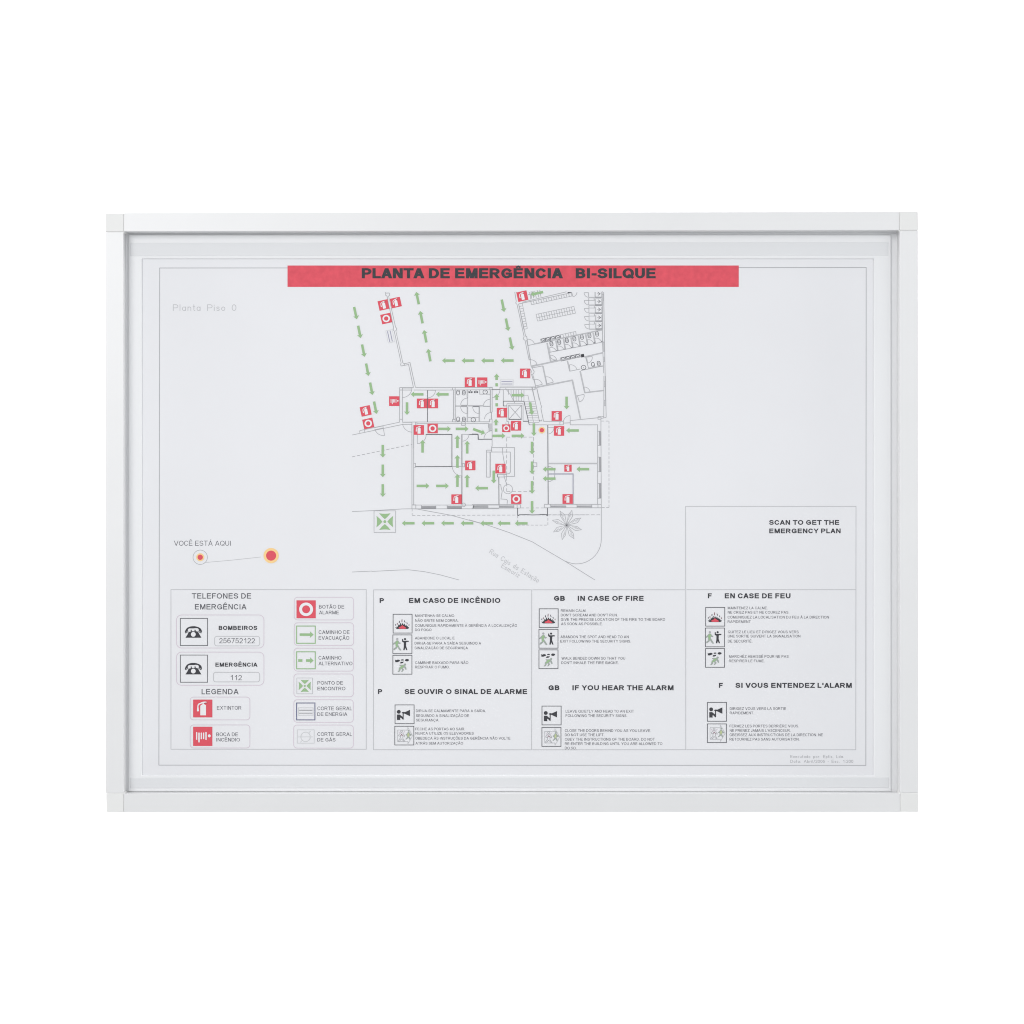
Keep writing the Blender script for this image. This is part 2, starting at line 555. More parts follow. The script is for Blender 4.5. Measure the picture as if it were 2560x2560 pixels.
# raised plastic rim around the window: four sides joined in one mitred ring with rolled edges
def ring_mesh(name, outer, inner, h0, h1, roll, parent, m):
    (ax0, ay0, ax1, ay1), (bx0, by0, bx1, by1) = outer, inner
    prof = [(0.0, h0), (0.0, h1 - roll), (0.3 * roll, h1 - 0.3 * roll), (roll, h1), (-2.4, h1), (-0.8, h1 - 0.4), (0.0, h1 - 1.4), (0.0, h0)]
    loops = []
    for i, (d, h) in enumerate(prof):
        if i < 4:
            r = (ax0 + d, ay0 + d, ax1 - d, ay1 - d)
        else:
            r = (bx0 + d, by0 + d, bx1 - d, by1 - d)
        loops.append([(r[0], r[1], h), (r[2], r[1], h), (r[2], r[3], h), (r[0], r[3], h)])
    bm = bmesh.new()
    L = [[bm.verts.new(world(*p)) for p in l] for l in loops]
    for i in range(len(L)):
        j = (i + 1) % len(L)
        for k in range(4):
            bm.faces.new((L[i][k], L[i][(k + 1) % 4], L[j][(k + 1) % 4], L[j][k]))
    bmesh.ops.recalc_face_normals(bm, faces=bm.faces)
    c = world((ax0 + ax1) / 2, (ay0 + ay1) / 2, 0)
    for v in bm.verts:
        v.co -= c
    me = bpy.data.meshes.new(name)
    bm.to_mesh(me)
    me.materials.append(M[m])
    o = bpy.data.objects.new(name, me)
    C.objects.link(o)
    o.parent = parent
    o.location = c - wl(parent)
    return o


ring_mesh('cover_rim', (321, 586.5, 2227.5, 1979), (355.5, 647, 2184, 1938), -1.4, 4.2, 3.0, frame, 'rim')
# thin raised bands along the rim's top and bottom, in a greyer colour
solid('grey_strip', [([(327, 609), (2219, 607.5), (2219, 637), (327, 638.5)], 4.1, 4.9)], frame, 'strip', 0.0, 1, 2.5)
solid('grey_strip', [([(327, 1946), (2220, 1945), (2220, 1968), (327, 1969)], 4.1, 4.9)], frame, 'strip', 0.0, 1, 2.5)

# ================================================================== the sheet
sheet = thing('plan_sheet', 'printed emergency evacuation plan with a red title banner, lying inside the aluminium frame', 'printed plan', world(1280, 1945, 0))
solid('paper', [([(336, 628), (2204, 628), (2204, 1956), (336, 1956)], -1.2, 0.0)], sheet, 'paper')

F = View(0, 0, 1)
p = Part('border_line', sheet)
F.on(p).line([(399.3, 670), (1280, 669.6), (2165.4, 668.6), (2164.6, 1913.3), (397.2, 1912.8)], 'grey', 1.7, True)
p.build()

p = Part('title_banner', sheet, 0.36)
F.on(p).box(718.8, 663.8, 1846.8, 717.3, 'red')
banner = p.build()
p = Part('title_lettering', banner, 0.58)
lettering(p, 'PLANTA DE EMERGÊNCIA', 904.4, 1411.4, 670.6, 695.8, .31, 'black')
lettering(p, 'BI-SILQUE', 1439.4, 1639.2, 670.6, 695.8, .31, 'black')
p.build()

p = Part('floor_caption', sheet)
lettering(p, 'Planta  Piso  0', 432.4, 590.8, 761, 777.2, .095, 'pale')
p.build()

# ------------------------------------------------------------------ floor plan
Z1 = View(860, 720, 4.83)
Z2 = View(860, 1040, 5.682)
Z3 = View(1180, 940, 5.367)
Z4 = View(1180, 1160, 5.367)
Z5 = View(1250, 700, 6.44)
WC = View(1125, 970, 16.8)
SH = View(1440, 700, 13.8)

plan = Part('floor_plan', sheet)
a = Z1.on(plan)
# wall running down from the upper left
a.fill('528,100 552,100 622,480 632,480 712,905 688,905 598,480 606,480', 'white')
a.lines('497,50 503,62 503,88 520,98;520,98 598,478;548,60 550,88 538,98;503,62 548,60;538,98 622,472;598,478 592,500 604,516;622,472 636,486 632,510 622,516;606,516 690,905;626,516 710,905;690,905 684,920 688,942;712,905 724,912 730,930;688,942 780,924 838,1200;724,915 797,900 862,1200')
# middle block outline
a.lines('672,1202 840,1202;862,1202 1790,1202;672,1202 672,1620;705,1208 705,1620;672,1232 820,1232;820,1205 705,1208;840,1232 1310,1232;672,1585 705,1585')
a.lines('1310,1202 1310,1232;1342,1202 1342,1620;1322,1232 1322,1585;1310,1585 1342,1585;1310,1585 1310,1620')
a.lines('672,1620 190,1722;705,1648 98,1775;705,1648 820,1648;705,1622 820,1622;705,1620 860,1618;860,1618 1760,1615;880,1638 1750,1636;470,1665 365,1688;470,1690 370,1712;250,1710 250,1738;190,1722 190,1748')
a.line('1008,1232 1008,1618', 'dark', 1.6)
a.line('820,1622 820,1932', 'grey', 1.6)
a.line('840,1655 840,1932')
a.lines('862,1622 862,1655;880,1622 880,1655;1422,1632 1422,1658 1465,1658 1465,1632')
a.door(705, 1208, 820, 1208, 705, 1322)
a.door(1008, 1235, 1105, 1235, 1008, 1325)
a.door(820, 1625, 820, 1740, 708, 1640)
a.door(470, 1665, 490, 1782, 370, 1700)
a.door(885, 1770, 885, 1880, 992, 1770)
# washrooms
b = WC.on(plan)
b.line('0,80 1720,72', 'grey', 1.3)
b.lines('220,90 220,1430;150,90 150,1320;110,1320 220,1320;110,1320 110,1430;1690,90 1690,1010;1770,80 1770,1010;1690,1010 1770,1010;1660,1310 1770,1310;1660,1310 1660,1420;1260,1420 1660,1420;1620,1490 1620,1680')
b.band('730,90 730,400', 2.4)
b.band('220,760 440,760', 2.0)
b.band('750,745 1390,745', 2.6)
b.band('1230,790 1230,1420', 2.4)
b.band('730,800 730,1420', 2.2)
b.line('450,725 730,725', 'dark', 1.5)
b.line('440,785 730,785', 'dark', 1.4)
b.line('730,400 730,725', 'dark', 1.4)
b.line('950,785 1240,785', 'dark', 1.4)
b.line('1390,765 1690,765', 'dark', 1.3)
b.door(730, 720, 730, 425, 450, 720)
b.door(730, 790, 730, 1075, 450, 790)
b.door(1240, 790, 1240, 1080, 955, 790)
b.door(1690, 765, 1690, 475, 1400, 765)
b.door(1735, 1310, 1735, 1030, 1450, 1310)
b.lines('490,1430 490,1570 640,1570 640,1430;1250,90 1250,260 1690,260;760,1245 1200,1245')
b.box(1640, 1490, 1780, 1680, 'pale')
# ground-floor rooms, left
c = Z2.on(plan)
c.lines('965,130 965,1320;990,270 990,1262;970,1262 1020,1262 1020,1320;990,672 1015,672 1015,728 990,728')
c.line('1160,262 1533,262 1533,722', 'dark', 1.9)
c.line('1015,720 1533,718', 'dark', 1.8)
c.line('1675,258 1675,1265', 'dark', 1.9)
c.line('1675,258 1780,262', 'grey')
c.line('1780,262 1905,262 1910,332 1960,332', 'dark', 1.7)
c.door(1675, 262, 1775, 270, 1685, 358, leaf=False)
c.door(1675, 720, 1675, 850, 1538, 722)
c.lines('1540,716 1675,716;1678,680 1678,716')
c.rect(1682, 675, 1712, 722)
c.ring(1700, 1262, 26)
c.lines('968,1265 2200,1265;968,1318 2200,1318;1098,1265 1098,1318;1305,1275 1305,1318;1465,1265 1465,1318;1838,1265 1838,1318')
for x0, x1 in ((1100, 1304), (1468, 1674)):
    c.box(x0, 1284, x1, 1314, 'pale')
    c.lines('%d,1284 %d,1284;%d,1298 %d,1300;%d,1312 %d,1312' % (x0, x1, x0, x1, x0, x1), 'dark', 1.0)
c.dash('115,580 970,402', 16, 9, 'grey', 1.5)
c.dash('968,1320 968,1412', 12, 8)
c.dash('968,1412 3450,1404', 16, 9)
# foyer and right rooms
d = Z3.on(plan)
d.lines('375,150 845,150 845,183 375,183 375,150;240,150 272,150 272,183 240,183 240,150;270,183 270,480;248,183 248,480;262,480 262,580;270,580 270,855;240,580 240,615')
d.line('270,183 375,183', 'dark', 1.5)
d.door(270, 183, 375, 185, 272, 290, leaf=False)
d.lines('270,855 270,940 262,955 265,1020;420,183 420,335')
d.line('160,848 268,848', 'dark', 2.0)
d.line('80,780 82,850 160,850', 'dark', 1.7)
d.line('0,778 80,780', 'dark', 1.7)
d.door(270, 848, 270, 735, 160, 848)
d.box(230, 640, 262, 720, 'pale')
d.lines('228,640 228,730 265,730')
# slanted wall right of the stairs
d.lines('808,150 905,610;870,165 925,390 935,410 925,435 960,608;905,610 935,590 928,608;845,150 870,165;960,608 1225,608;768,655 1225,655;1225,600 1225,655;1180,608 1180,655')
d.door(1318, 628, 1316, 530, 1225, 628)
d.line('1225,632 1318,628')
d.lines('1318,598 1690,560;1318,655 1690,655;1318,598 1318,655;1690,545 1690,580 1730,580;1690,545 1730,545 1730,740')
d.line('1017,655 1022,1720', 'dark', 2.0)
d.door(1020, 690, 1098, 692, 1022, 778)
d.lines('1685,655 1685,1720;1730,740 1735,1765;1690,740 1735,740;1690,932 1732,932;1690,1088 1735,1088;1690,1285 1735,1285;1690,1440 1735,1440;1690,1640 1735,1640')
for y0, y1 in ((742, 930), (1090, 1284), (1442, 1638)):
    d.box(1706, y0, 1731, y1, 'pale')
    d.lines('1706,%d 1706,%d;1718,%d 1720,%d;1730,%d 1731,%d' % (y0, y1, y0, y1, y0, y1), 'dark', 1.0)
d.band('1022,1174 1688,1174', 2.6)
d.band('1022,1314 1362,1314', 2.6, 'pale', 'lilac')
d.band('1358,1314 1358,1722', 2.4, 'pale', 'lilac')
d.door(1022, 1290, 1110, 1290, 1024, 1214, leaf=False)
d.door(1022, 1330, 1110, 1330, 1024, 1418, leaf=False)
d.line('1106,1270 1112,1310 1110,1370', 'grey', 1.2)
d.lines('825,1165 870,1165 870,1215 825,1215;970,1722 970,1768;1055,1722 1055,1768;970,1722 1735,1722;970,1768 1735,1768;0,1725 650,1725;0,1772 650,1772;650,1725 650,1772;605,1725 605,1772;562,1725 562,1772;365,1725 365,1772;215,1740 215,1772;1260,1740 1260,1768;1408,1722 1408,1768;1608,1722 1608,1768;1690,1722 1690,1765')
for x0, x1 in ((12, 214), (366, 560), (1057, 1259), (1409, 1606)):
    d.box(x0, 1740, x1, 1769, 'pale')
    d.lines('%d,1742 %d,1742;%d,1754 %d,1756;%d,1768 %d,1768' % (x0, x1, x0, x1, x0, x1), 'dark', 1.0)
d.line('360,1350 362,1722', 'dark', 1.8)
d.dash('462,820 825,820 825,1500', 18, 10)
d.dash('465,830 465,1550 790,1550', 18, 10)
d.dash('1735,605 1838,605 1838,1765 1735,1765', 14, 8)
d.dash('655,1770 970,1770', 16, 9)
d.dash('1018,1862 1735,1862', 18, 9)
d.line('612,1772 612,1872 628,1872 632,1862 725,1860 805,1864 905,1862 920,1858 1000,1860 1004,1872 1012,1872 1012,1768', 'dark', 1.8)
e = Z4.on(plan)
e.dash('612,690 612,820 1018,820 1018,690', 14, 8)
e.lines('1735,585 1735,690', 'grey')
plan_o = None
# upper right wing
g = Z5.on(plan)
g.lines('238,195 262,345;262,345 254,362 258,380 274,392;274,392 388,912;388,912 375,942 388,965 402,965;402,965 468,1285 490,1283;300,385 412,905 430,908 436,955;428,965 492,1283')
g.lines('300,385 1150,205;360,358 1070,190;265,195 262,210')
g.fill('1085,195 1150,195 1150,208 1098,218', 'black')
g.door(1155, 200, 1175, 270, 1240, 195)
g.lines('450,235 490,235 495,310;478,195 482,235;500,185 510,300;515,180 545,295;558,175 585,288;598,165 625,280;640,158 660,270')
g.door(450, 1055, 437, 955, 555, 1030)
g.lines('450,1055 555,1032;450,1055 500,1385')
g.door(500, 1385, 486, 1285, 595, 1358)
g.line('500,1385 595,1360')
g.band('555,1030 1640,805', 2.2, 'pale', 'grey')
g.band('758,1015 818,1318', 2.6)
g.lines('795,1165 1645,1000')
g.band('500,1392 1080,1268', 2.6)
g.door(805, 1210, 912, 1285, 805, 1212, leaf=False)
g.door(820, 1310, 805, 1212, 912, 1285)
g.lines('820,1312 912,1285')
for x, y in ((900, 975), (1022, 952), (1143, 925), (1262, 900), (1380, 873), (1500, 850)):
    g.band([(x, y), (x + 32, y + 170)], 2.8)
for x, y in ((808, 1165), (930, 1142), (1050, 1115), (1172, 1092), (1290, 1065), (1410, 1040), (1535, 1015)):
    g.door(x, y, x - 10, y - 75, x + 98, y - 22)
    g.fill([(x + 95, y - 32), (x + 125, y - 38), (x + 128, y - 22), (x + 98, y - 16)], 'dark')
g.fill('1300,1198 1350,1188 1358,1238 1308,1248', 'black')
g.band('1358,1240 1650,1172', 2.2)
g.lines('1380,1245 1425,1420;1395,1240 1410,1340')
g.door(1400, 1242, 1485, 1232, 1408, 1338)
g.band('1085,1300 1125,1470', 2.4)
g.door(1125, 1468, 1118, 1365, 1240, 1442)
g.line('1125,1468 1290,1435')
g.band('1420,1422 1655,1385', 2.0)
g.lines('1305,1458 1655,1385;520,1415 690,1382')
g.band('1290,1465 1365,1810', 2.6)
g.door(1358, 1815, 1345, 1725, 1450, 1800)
g.band('1360,1815 1672,1778', 2.2)
g.band('690,1385 755,1690', 2.4)
g.door(752, 1672, 735, 1558, 858, 1645)
g.line('752,1672 858,1645')
g.band('585,1728 1170,1612', 2.6)
g.band('1165,1615 1232,1930', 2.8)
g.lines('500,1385 520,1425 550,1470 545,1500 525,1520 550,1600;525,1400 520,1425;490,1435 505,1470 498,1500;505,1510 535,1605;545,1605 575,1720;530,1605 565,1605')
g.door(572, 1705, 552, 1602, 682, 1680)
g.line('572,1705 682,1680')
g.lines('0,1722 570,1722;0,1765 565,1765 570,1722;510,1722 560,1932;590,1735 632,1932')
# outer wall on the right
g.lines('1650,345 1650,1000;1668,195 1700,1932;1650,1000 1670,1500;1650,1005 1685,1005;1655,1148 1685,1148;1660,1312 1686,1312;1668,1630 1690,1630;1670,1715 1692,1715;1645,180 1645,345;1640,230 1665,230')
g.fill('1640,235 1664,235 1666,340 1650,342', 'pale')
g.fill('1655,1010 1682,1010 1684,1145 1657,1145', 'pale')
g.fill('1660,1235 1684,1235 1686,1310 1662,1310', 'pale')
g.fill('1668,1635 1690,1635 1691,1712 1670,1712', 'pale')
d.lines('1770,0 1768,560;1790,0 1800,555;1768,540 1690,560;1800,555 1735,570;1765,70 1785,70;1768,145 1788,145;1772,325 1792,325;1775,400 1795,400')
d.fill('1766,72 1785,72 1787,143 1769,143', 'pale')
d.fill('1773,327 1792,327 1794,398 1776,398', 'pale')
d.lines('1415,265 1440,345;1400,268 1505,245')
d.door(1415, 268, 1440, 348, 1505, 250, leaf=False)
d.band('1345,55 1455,575', 2.4)
plan_o = plan.build()


def sub(name, h=0.15):
    return Part(name, plan_o, h)


# lockers, fixtures, stairs, lift, desk, palm and road lines drawn on the plan
def ladder(vw, p0, p1, q0, q1, n, name, mid=False):
    p = sub(name)
    v = vw.on(p)
    v.line([p0, p1], 'grey', 1.2)
    v.line([q0, q1], 'grey', 1.2)
    if mid:
        v.line([((p0[0] + q0[0]) / 2, (p0[1] + q0[1]) / 2), ((p1[0] + q1[0]) / 2, (p1[1] + q1[1]) / 2)], 'grey', 1.2)
    for i in range(n + 1):
        t = i / n
        v.line([(p0[0] + (p1[0] - p0[0]) * t, p0[1] + (p1[1] - p0[1]) * t), (q0[0] + (q1[0] - q0[0]) * t, q0[1] + (q1[1] - q0[1]) * t)], 'grey', 1.2)
    p.build()


ladder(Z5, (495, 345), (1145, 205), (510, 398), (1158, 258), 16, 'locker_row')
ladder(Z5, (300, 385), (382, 795), (358, 375), (440, 782), 10, 'locker_row')
ladder(Z5, (580, 553), (1190, 425), (605, 662), (1215, 535), 15, 'locker_row', True)
ladder(Z5, (970, 882), (1218, 828), (985, 935), (1228, 882), 6, 'locker_row')


def oval(vw, cx, cy, rx, ry, tilt, name, inner, dot=0.0):
    p = sub(name)
    v = vw.on(p)
    ca, sa = math.cos(math.radians(tilt)), math.sin(math.radians(tilt))

    def e(rx, ry, dy=0.0, pw=1.0):
        pts = []
        for i in range(20):
            t = 2 * math.pi * i / 20
            x = rx * math.copysign(abs(math.cos(t)) ** pw, math.cos(t))
            y = ry * math.copysign(abs(math.sin(t)) ** pw, math.sin(t)) + dy
            pts.append((cx + x * ca - y * sa, cy + x * sa + y * ca))
        return pts
    v.line(e(rx, ry, 0, 1.0 if inner == 'basin' else .8), 'dark', 1.35, True)
    if inner == 'wc':
        v.line(e(rx * .55, ry * .5, ry * -.05), 'grey', 1.0, True)
        v.line([(cx - rx * .7 * ca, cy - rx * .7 * sa + ry * .1), (cx + rx * .7 * ca, cy + rx * .7 * sa + ry * .1)], 'grey', 1.0)
    elif inner == 'bidet':
        v.fill(e(rx * .3, ry * .22, dot * ry), 'dark')
    else:
        v.fill(e(rx * .16, ry * .16, dot * ry), 'dark')
    p.build()


for x, y in ((828, 1025), (953, 1000), (1076, 972), (1197, 945), (1318, 918), (1440, 893), (1562, 868)):
    oval(Z5, x, y, 25, 38, -12, 'toilet', 'wc')
oval(Z5, 1590, 1345, 25, 38, -10, 'toilet', 'wc')
oval(Z5, 1497, 1362, 24, 36, -10, 'bidet', 'bidet', .5)
oval(WC, 340, 190, 65, 100, 0, 'bidet', 'bidet', -.5)
oval(WC, 580, 195, 65, 100, 0, 'toilet', 'wc')
oval(WC, 340, 1318, 65, 100, 0, 'bidet', 'bidet', .5)
oval(WC, 583, 1318, 65, 100, 0, 'toilet', 'wc')
oval(WC, 1478, 170, 95, 85, 0, 'washbasin', 'basin', -.2)
oval(WC, 980, 1335, 95, 88, 0, 'washbasin', 'basin', .15)
oval(Z5, 1345, 1408, 38, 34, -10, 'washbasin', 'basin', .15)
for x in (862, 1092):
    p = sub('washbasin')
    v = WC.on(p)
    v.fill([(x - 85, 130), (x - 50, 130), (x - 45, 210), (x - 85, 205)], 'dark')
    v.fill([(x + 50, 130), (x + 80, 130), (x + 85, 205), (x + 45, 210)], 'dark')
    v.line([(x - 40, 200), (x - 30, 150), (x, 120), (x + 30, 150), (x + 40, 200), (x - 40, 200)], 'dark', 1.2)
    v.line([(x, 90), (x, 130)], 'dark', 1.2)
    p.build()


def basin_row(x, y, n, dx, dy, name='washbasin'):
    for i in range(n):
        cx, cy = x + dx * i, y + dy * i
        p = sub(name)
        v = Z5.on(p)
        v.line([(cx - 42, cy - 18), (cx + 32, cy - 34), (cx + 42, cy + 18), (cx - 32, cy + 34)], 'dark', 1.0, True)
        v.line([(cx - 30, cy + 5), (cx - 22, cy - 18), (cx + 8, cy - 25), (cx + 27, cy - 10), (cx + 28, cy + 10)], 'dark', 1.3)
        v.line([(cx - 20, cy + 22), (cx + 2, cy + 2), (cx + 22, cy + 12)], 'dark', 1.3)
        p.build()


basin_row(696, 970, 4, 79, -17)
basin_row(1016, 1272, 4, 79, -17)

# shower stalls
for i, (y, x0) in enumerate(((480, 0), (745, 8), (1022, 12), (1300, 14), (1575, 24))):
    p = sub('shower_stall')
    v = SH.on(p)
    dx = i * 5
    top = max(415, y - 85)
    v.line([(660 + dx, top), (660 + dx, y + 95)], 'pale', 3.0)
    v.line([(880 + dx / 2, top), (890 + dx / 2, y + 95)], 'pale', 2.6)
    v.band([(655 + dx, y + 125), (885 + dx, y + 125)], 3.2, 'grey', 'dark')
    v.line([(440 + dx, y + 128), (655 + dx, y + 128)], 'pale', 2.6)
    v.line([(440 + dx, y + 112), (655 + dx, y + 112)], 'grey', 1.0)
    if i < 4:
        v.line([(440 + dx, y + 222), (655 + dx, y + 222)], 'grey', 1.3)
        v.line([(440 + dx, y + 140), (440 + dx, y + 222)], 'grey', 1.4)
        v.line([(625 + dx, y + 140), (625 + dx, y + 222)], 'grey', 1.4)
    v.line([(720 + dx, y - 5), (845 + dx, y - 5)], 'grey', 1.2)
    v.line([(755 + dx, max(415, y - 65)), (835 + dx, y - 5), (755 + dx, y + 55)], 'dark', 1.2)
    dy = y - 40
    v.line([(278 + dx, dy - 2), (435 + dx, dy - 2)], 'grey', 1.4)
    v.line([(435 + dx, dy - 8), (435 + dx, dy + 150)], 'grey', 1.4)
    v.door(435 + dx, dy, 280 + dx, dy, 435 + dx, dy + 155, leaf=False)
    p.build()

# stairs
p = sub('staircase')
v = Z3.on(p)
v.line('450,165 522,262 572,362', 'grey', 1.3)
for x in (490, 524, 558, 592, 627, 662, 697):
    v.line([(x, 183), (x, 250 if x < 530 else 338)], 'grey', 1.2)
v.line('660,258 750,258 768,345 825,618', 'grey', 1.2)
for i in range(10):
    t = i / 9
    v.line([(705 + 55 * t, 345 + 278 * t), (840 + 62 * t, 345 + 278 * t)], 'grey', 1.2)
v.line('420,338 697,338 768,655', 'dark', 1.7)
v.line('420,338 420,402 468,402', 'dark', 1.6)
v.line('905,590 905,610', 'dark', 2.0)
p.build()
# lift
p = sub('lift_shaft')
v = Z3.on(p)
v.lines('468,372 685,372 685,605 745,605;468,372 468,612 490,612 490,660;490,392 665,392 665,580;490,392 490,580;497,395 660,578;660,395 497,578;455,625 455,650')
v.line('490,582 665,582', 'dark', 1.9)
v.line('685,608 752,608', 'dark', 1.6)
p.build()
# reception desk
p = sub('reception_desk')
v = Z3.on(p)
v.lines('195,995 265,995;195,995 195,1357 245,1357;268,960 570,960 570,1348 465,1348;200,1020 515,1020 515,1290 500,1308 450,1318;410,965 412,1040 435,1175;340,1320 430,1320;340,1355 430,1355;430,1320 430,1355;430,1322 465,1322 465,1352 432,1352;432,1352 465,1455;362,1455 385,1460 392,1500 405,1545 388,1650 465,1655 475,1670 470,1722')
v.line('243,1022 243,1357', 'dark', 1.5)
v.line('340,1318 340,1357', 'dark', 1.5)
v.ring(482, 1518, 62, 'grey', 1.3)
p.build()
# palm
p = sub('palm_symbol')
v = Z4.on(p)
cx, cy = 1272, 820
for tip in ((1182, 632), (1340, 622), (1460, 725), (1468, 882), (1368, 1002), (1210, 1014), (1095, 912), (1080, 755)):
    dx, dy = tip[0] - cx, tip[1] - cy
    nx, ny = -dy * .17, dx * .17
    v.line([(cx, cy), (cx + dx * .66 + nx, cy + dy * .66 + ny), tip, (cx + dx * .66 - nx * .7, cy + dy * .66 - ny * .7), (cx, cy)], 'grey', 1.2)
    v.line([(cx + dx * .35, cy + dy * .35), (cx + dx * .6 - nx * .2, cy + dy * .6 - ny * .2), (cx + dx * .82, cy + dy * .82), (cx + dx * .6 + nx * .35, cy + dy * .6 + ny * .35)], 'grey', 1.0)
v.disc(cx, cy, 14, 'dark')
p.build()
# street edges
p = sub('street_line')
v = Z2.on(p)
v.line('115,1357 420,1344 830,1320 960,1318 1040,1322 1520,1410 1960,1530', 'grey', 1.5)
Z4.on(p).line('-40,748 0,760 180,810 500,920 810,1045 1020,1170 1250,1305 1400,1400 1648,1555', 'grey', 1.5)
Z4.on(p).line([(1735, 590), (1735, 1000)] + arcpts(1405, 1010, 330, 330, 0, 118, 14), 'grey', 1.4)
View(410, 1320, 3.39, p).line('1593,373 1760,365', 'grey', 1.4)
F.on(p).line('929,1428.5 1000,1425 1022,1424.5 1060,1429 1100,1437 1148,1450', 'grey', 1.4)
p.build()

p = Part('street_name', sheet)
ang = math.radians(31.5)
ca, sa = math.cos(ang), math.sin(ang)


def rot(ox, oy):
    return lambda q: (ox + q[0] * ca - q[1] * sa, oy + q[0] * sa + q[1] * ca)


lettering(p, 'Rua  Cais  da  Estação', 0, 143, -12.5, 0, .11, 'pale', rot(1222, 1382.5))
lettering(p, 'Esmoriz', 0, 51, -12.5, 0, .11, 'pale', rot(1252, 1418))
p.build()

# ------------------------------------------------------------------ symbols, one of each, then copies


def flat(name, parts, h=0.0):
    """mesh in unit coordinates: parts = [(points, material) or ('s', points, width, material, closed)]"""
    p = Part(name, None, h)
    for q in parts:
        if q[0] == 's':
            p.strip(q[1], q[2], q[3], q[4])
        else:
            p.poly(q[0], q[1])
    me = bpy.data.meshes.new(name)
    me.from_pydata([(x, -z * S, -y) for x, y, z in p.v], [], p.f)
    for m in p.ms:
        me.materials.append(M[m])
    me.polygons.foreach_set('material_index', p.mi)
    me.update()
    return me


def norm(pts, box):
    x0, y0, x1, y1 = box
    return [((x - x0) / (x1 - x0) - .5, (y - y0) / (y1 - y0) - .5) for x, y in pts]


def PP(t):
    return [tuple(float(c) for c in q.split(',')) for q in t.split()]


SQ = [(-.5, -.5), (.5, -.5), (.5, .5), (-.5, .5)]
EB = (255, 300, 1790, 1710)
HBX = (250, 225, 1810, 1765)
me_square = flat('red_square', [(SQ, 'red')])
me_ext = flat('extinguisher_pictogram', [
    (norm(PP('830,1545 830,800 870,745 1000,665 1090,645 1250,720 1285,760 1285,1545'), EB), 'white'),
    (norm(PP('560,1215 575,1000 600,760 640,660 700,610 990,485 1130,458 1280,458 1375,510 1200,545 1120,590 1085,655 1010,650 1000,590 760,690 690,780 680,850 720,1200 640,1240'), EB), 'white'),
    (norm(PP('690,790 760,700 985,600 990,650 850,735 830,800 830,1160 770,1160 720,1150'), EB), 'redshade') if False else (norm(PP('1110,640 1180,560 1420,545 1400,590 1180,610'), EB), 'redshade')])
bars = [(485, 590, 650, 1270), (670, 785, 690, 1480), (865, 970, 690, 1230), (1050, 1155, 690, 1220), (1245, 1350, 645, 1280)]
me_hose = flat('hose_pictogram', [(norm([(a0 + 20, c0), (b0 - 20, c0), (b0, c0 + 40), (b0, d0 - 40), (b0 - 20, d0), (a0 + 20, d0), (a0, d0 - 40), (a0, c0 + 40)], HBX), 'white') for a0, b0, c0, d0 in bars]
                + [(norm(arcpts(1565, 955, 118, 118, 0, 345, 23), HBX), 'white')])
me_ring = flat('ring_pictogram', [('s', arcpts(0, 0, .285, .30, 0, 360, 32), .155, 'white', True)])

seen = {}


def place(name, me, cx, cy, wd, hg, rot=0.0, child=None, h=0.36, parent=None, label=None):
    """first use links a new object, later ones are copies (thing part and its sub-part)"""
    parent = parent or sheet
    key = (name, me.name)
    if key not in seen:
        o = bpy.data.objects.new(name, me)
        ch = None
        if child:
            ch = bpy.data.objects.new(child[0], child[1])
        seen[key] = (o, ch)
    else:
        o0, c0 = seen[key]
        o = o0.copy()
        ch = c0.copy() if c0 else None
    C.objects.link(o)
    o.parent = parent
    o.location = world(cx, cy, h) - wl(parent)
    o.rotation_euler = (0, math.radians(rot), 0)
    o.scale = (wd * S, 1, hg * S)
    if ch:
        C.objects.link(ch)
        ch.parent = o
        ch.location = (0, -0.22 * S, 0)
    if label:
        o['label'] = label
    return o


def sym(kind, vw, x, y, wd=25.7, hg=24.2, rot=0.0, parent=None):
    q = vw.pt(x, y)
    nm, ch = {'ext': ('extinguisher_symbol', ('pictogram', me_ext)), 'alarm': ('alarm_button_symbol', ('pictogram', me_ring)), 'hose': ('fire_hose_symbol', ('pictogram', me_hose))}[kind]
    return place(nm, me_square, q[0], q[1], wd, hg, rot, ch, parent=parent)


T = -12.5
for k, vw, x, y, r in (('ext', Z1, 478, 205, T), ('ext', Z1, 625, 176, T), ('alarm', Z1, 510, 369, T), ('ext', Z1, 262, 1484, T), ('alarm', Z1, 293, 1635, T),
                       ('ext', Z1, 1520, 1138, 0), ('hose', Z1, 1669, 1138, 0), ('hose', Z1, 607, 1366, 0), ('ext', Z1, 942, 1394, 0), ('ext', Z1, 1074, 1394, 0),
                       ('ext', Z1, 904, 1714, 0), ('alarm', Z1, 1070, 1696, 0), ('ext', Z5, 360, 260, T), ('ext', Z5, 404, 1504, 0), ('ext', Z3, 402, 492, 0),
                       ('ext', Z3, 591, 668, 0), ('ext', Z3, 1137, 536, 0), ('ext', Z3, 1168, 737, 0), ('ext', Z3, 382, 1242, 0),
                       ('alarm', Z3, 594, 1651, 0), ('ext', Z3, 1283, 1650, 0), ('ext', Z2, 1794, 702, 0), ('ext', Z2, 1598, 1182, 0)):
    sym(k, vw, x, y, rot=r)
sym('alarm', Z3, 460, 701, 20.5, 19.4)
sym('ext', Z3, 1288, 1237, 18.3, 17.4)
# strip of bare paper where the wall crosses the two upper left symbols
p = Part('wall_gap', plan_o, 0.85)
Z1.on(p).fill('533,138 553,134 576,245 551,250', 'white')
Z1.on(p).lines('528,138 552,250;546,132 572,250', 'grey', 1.3)
p.build()

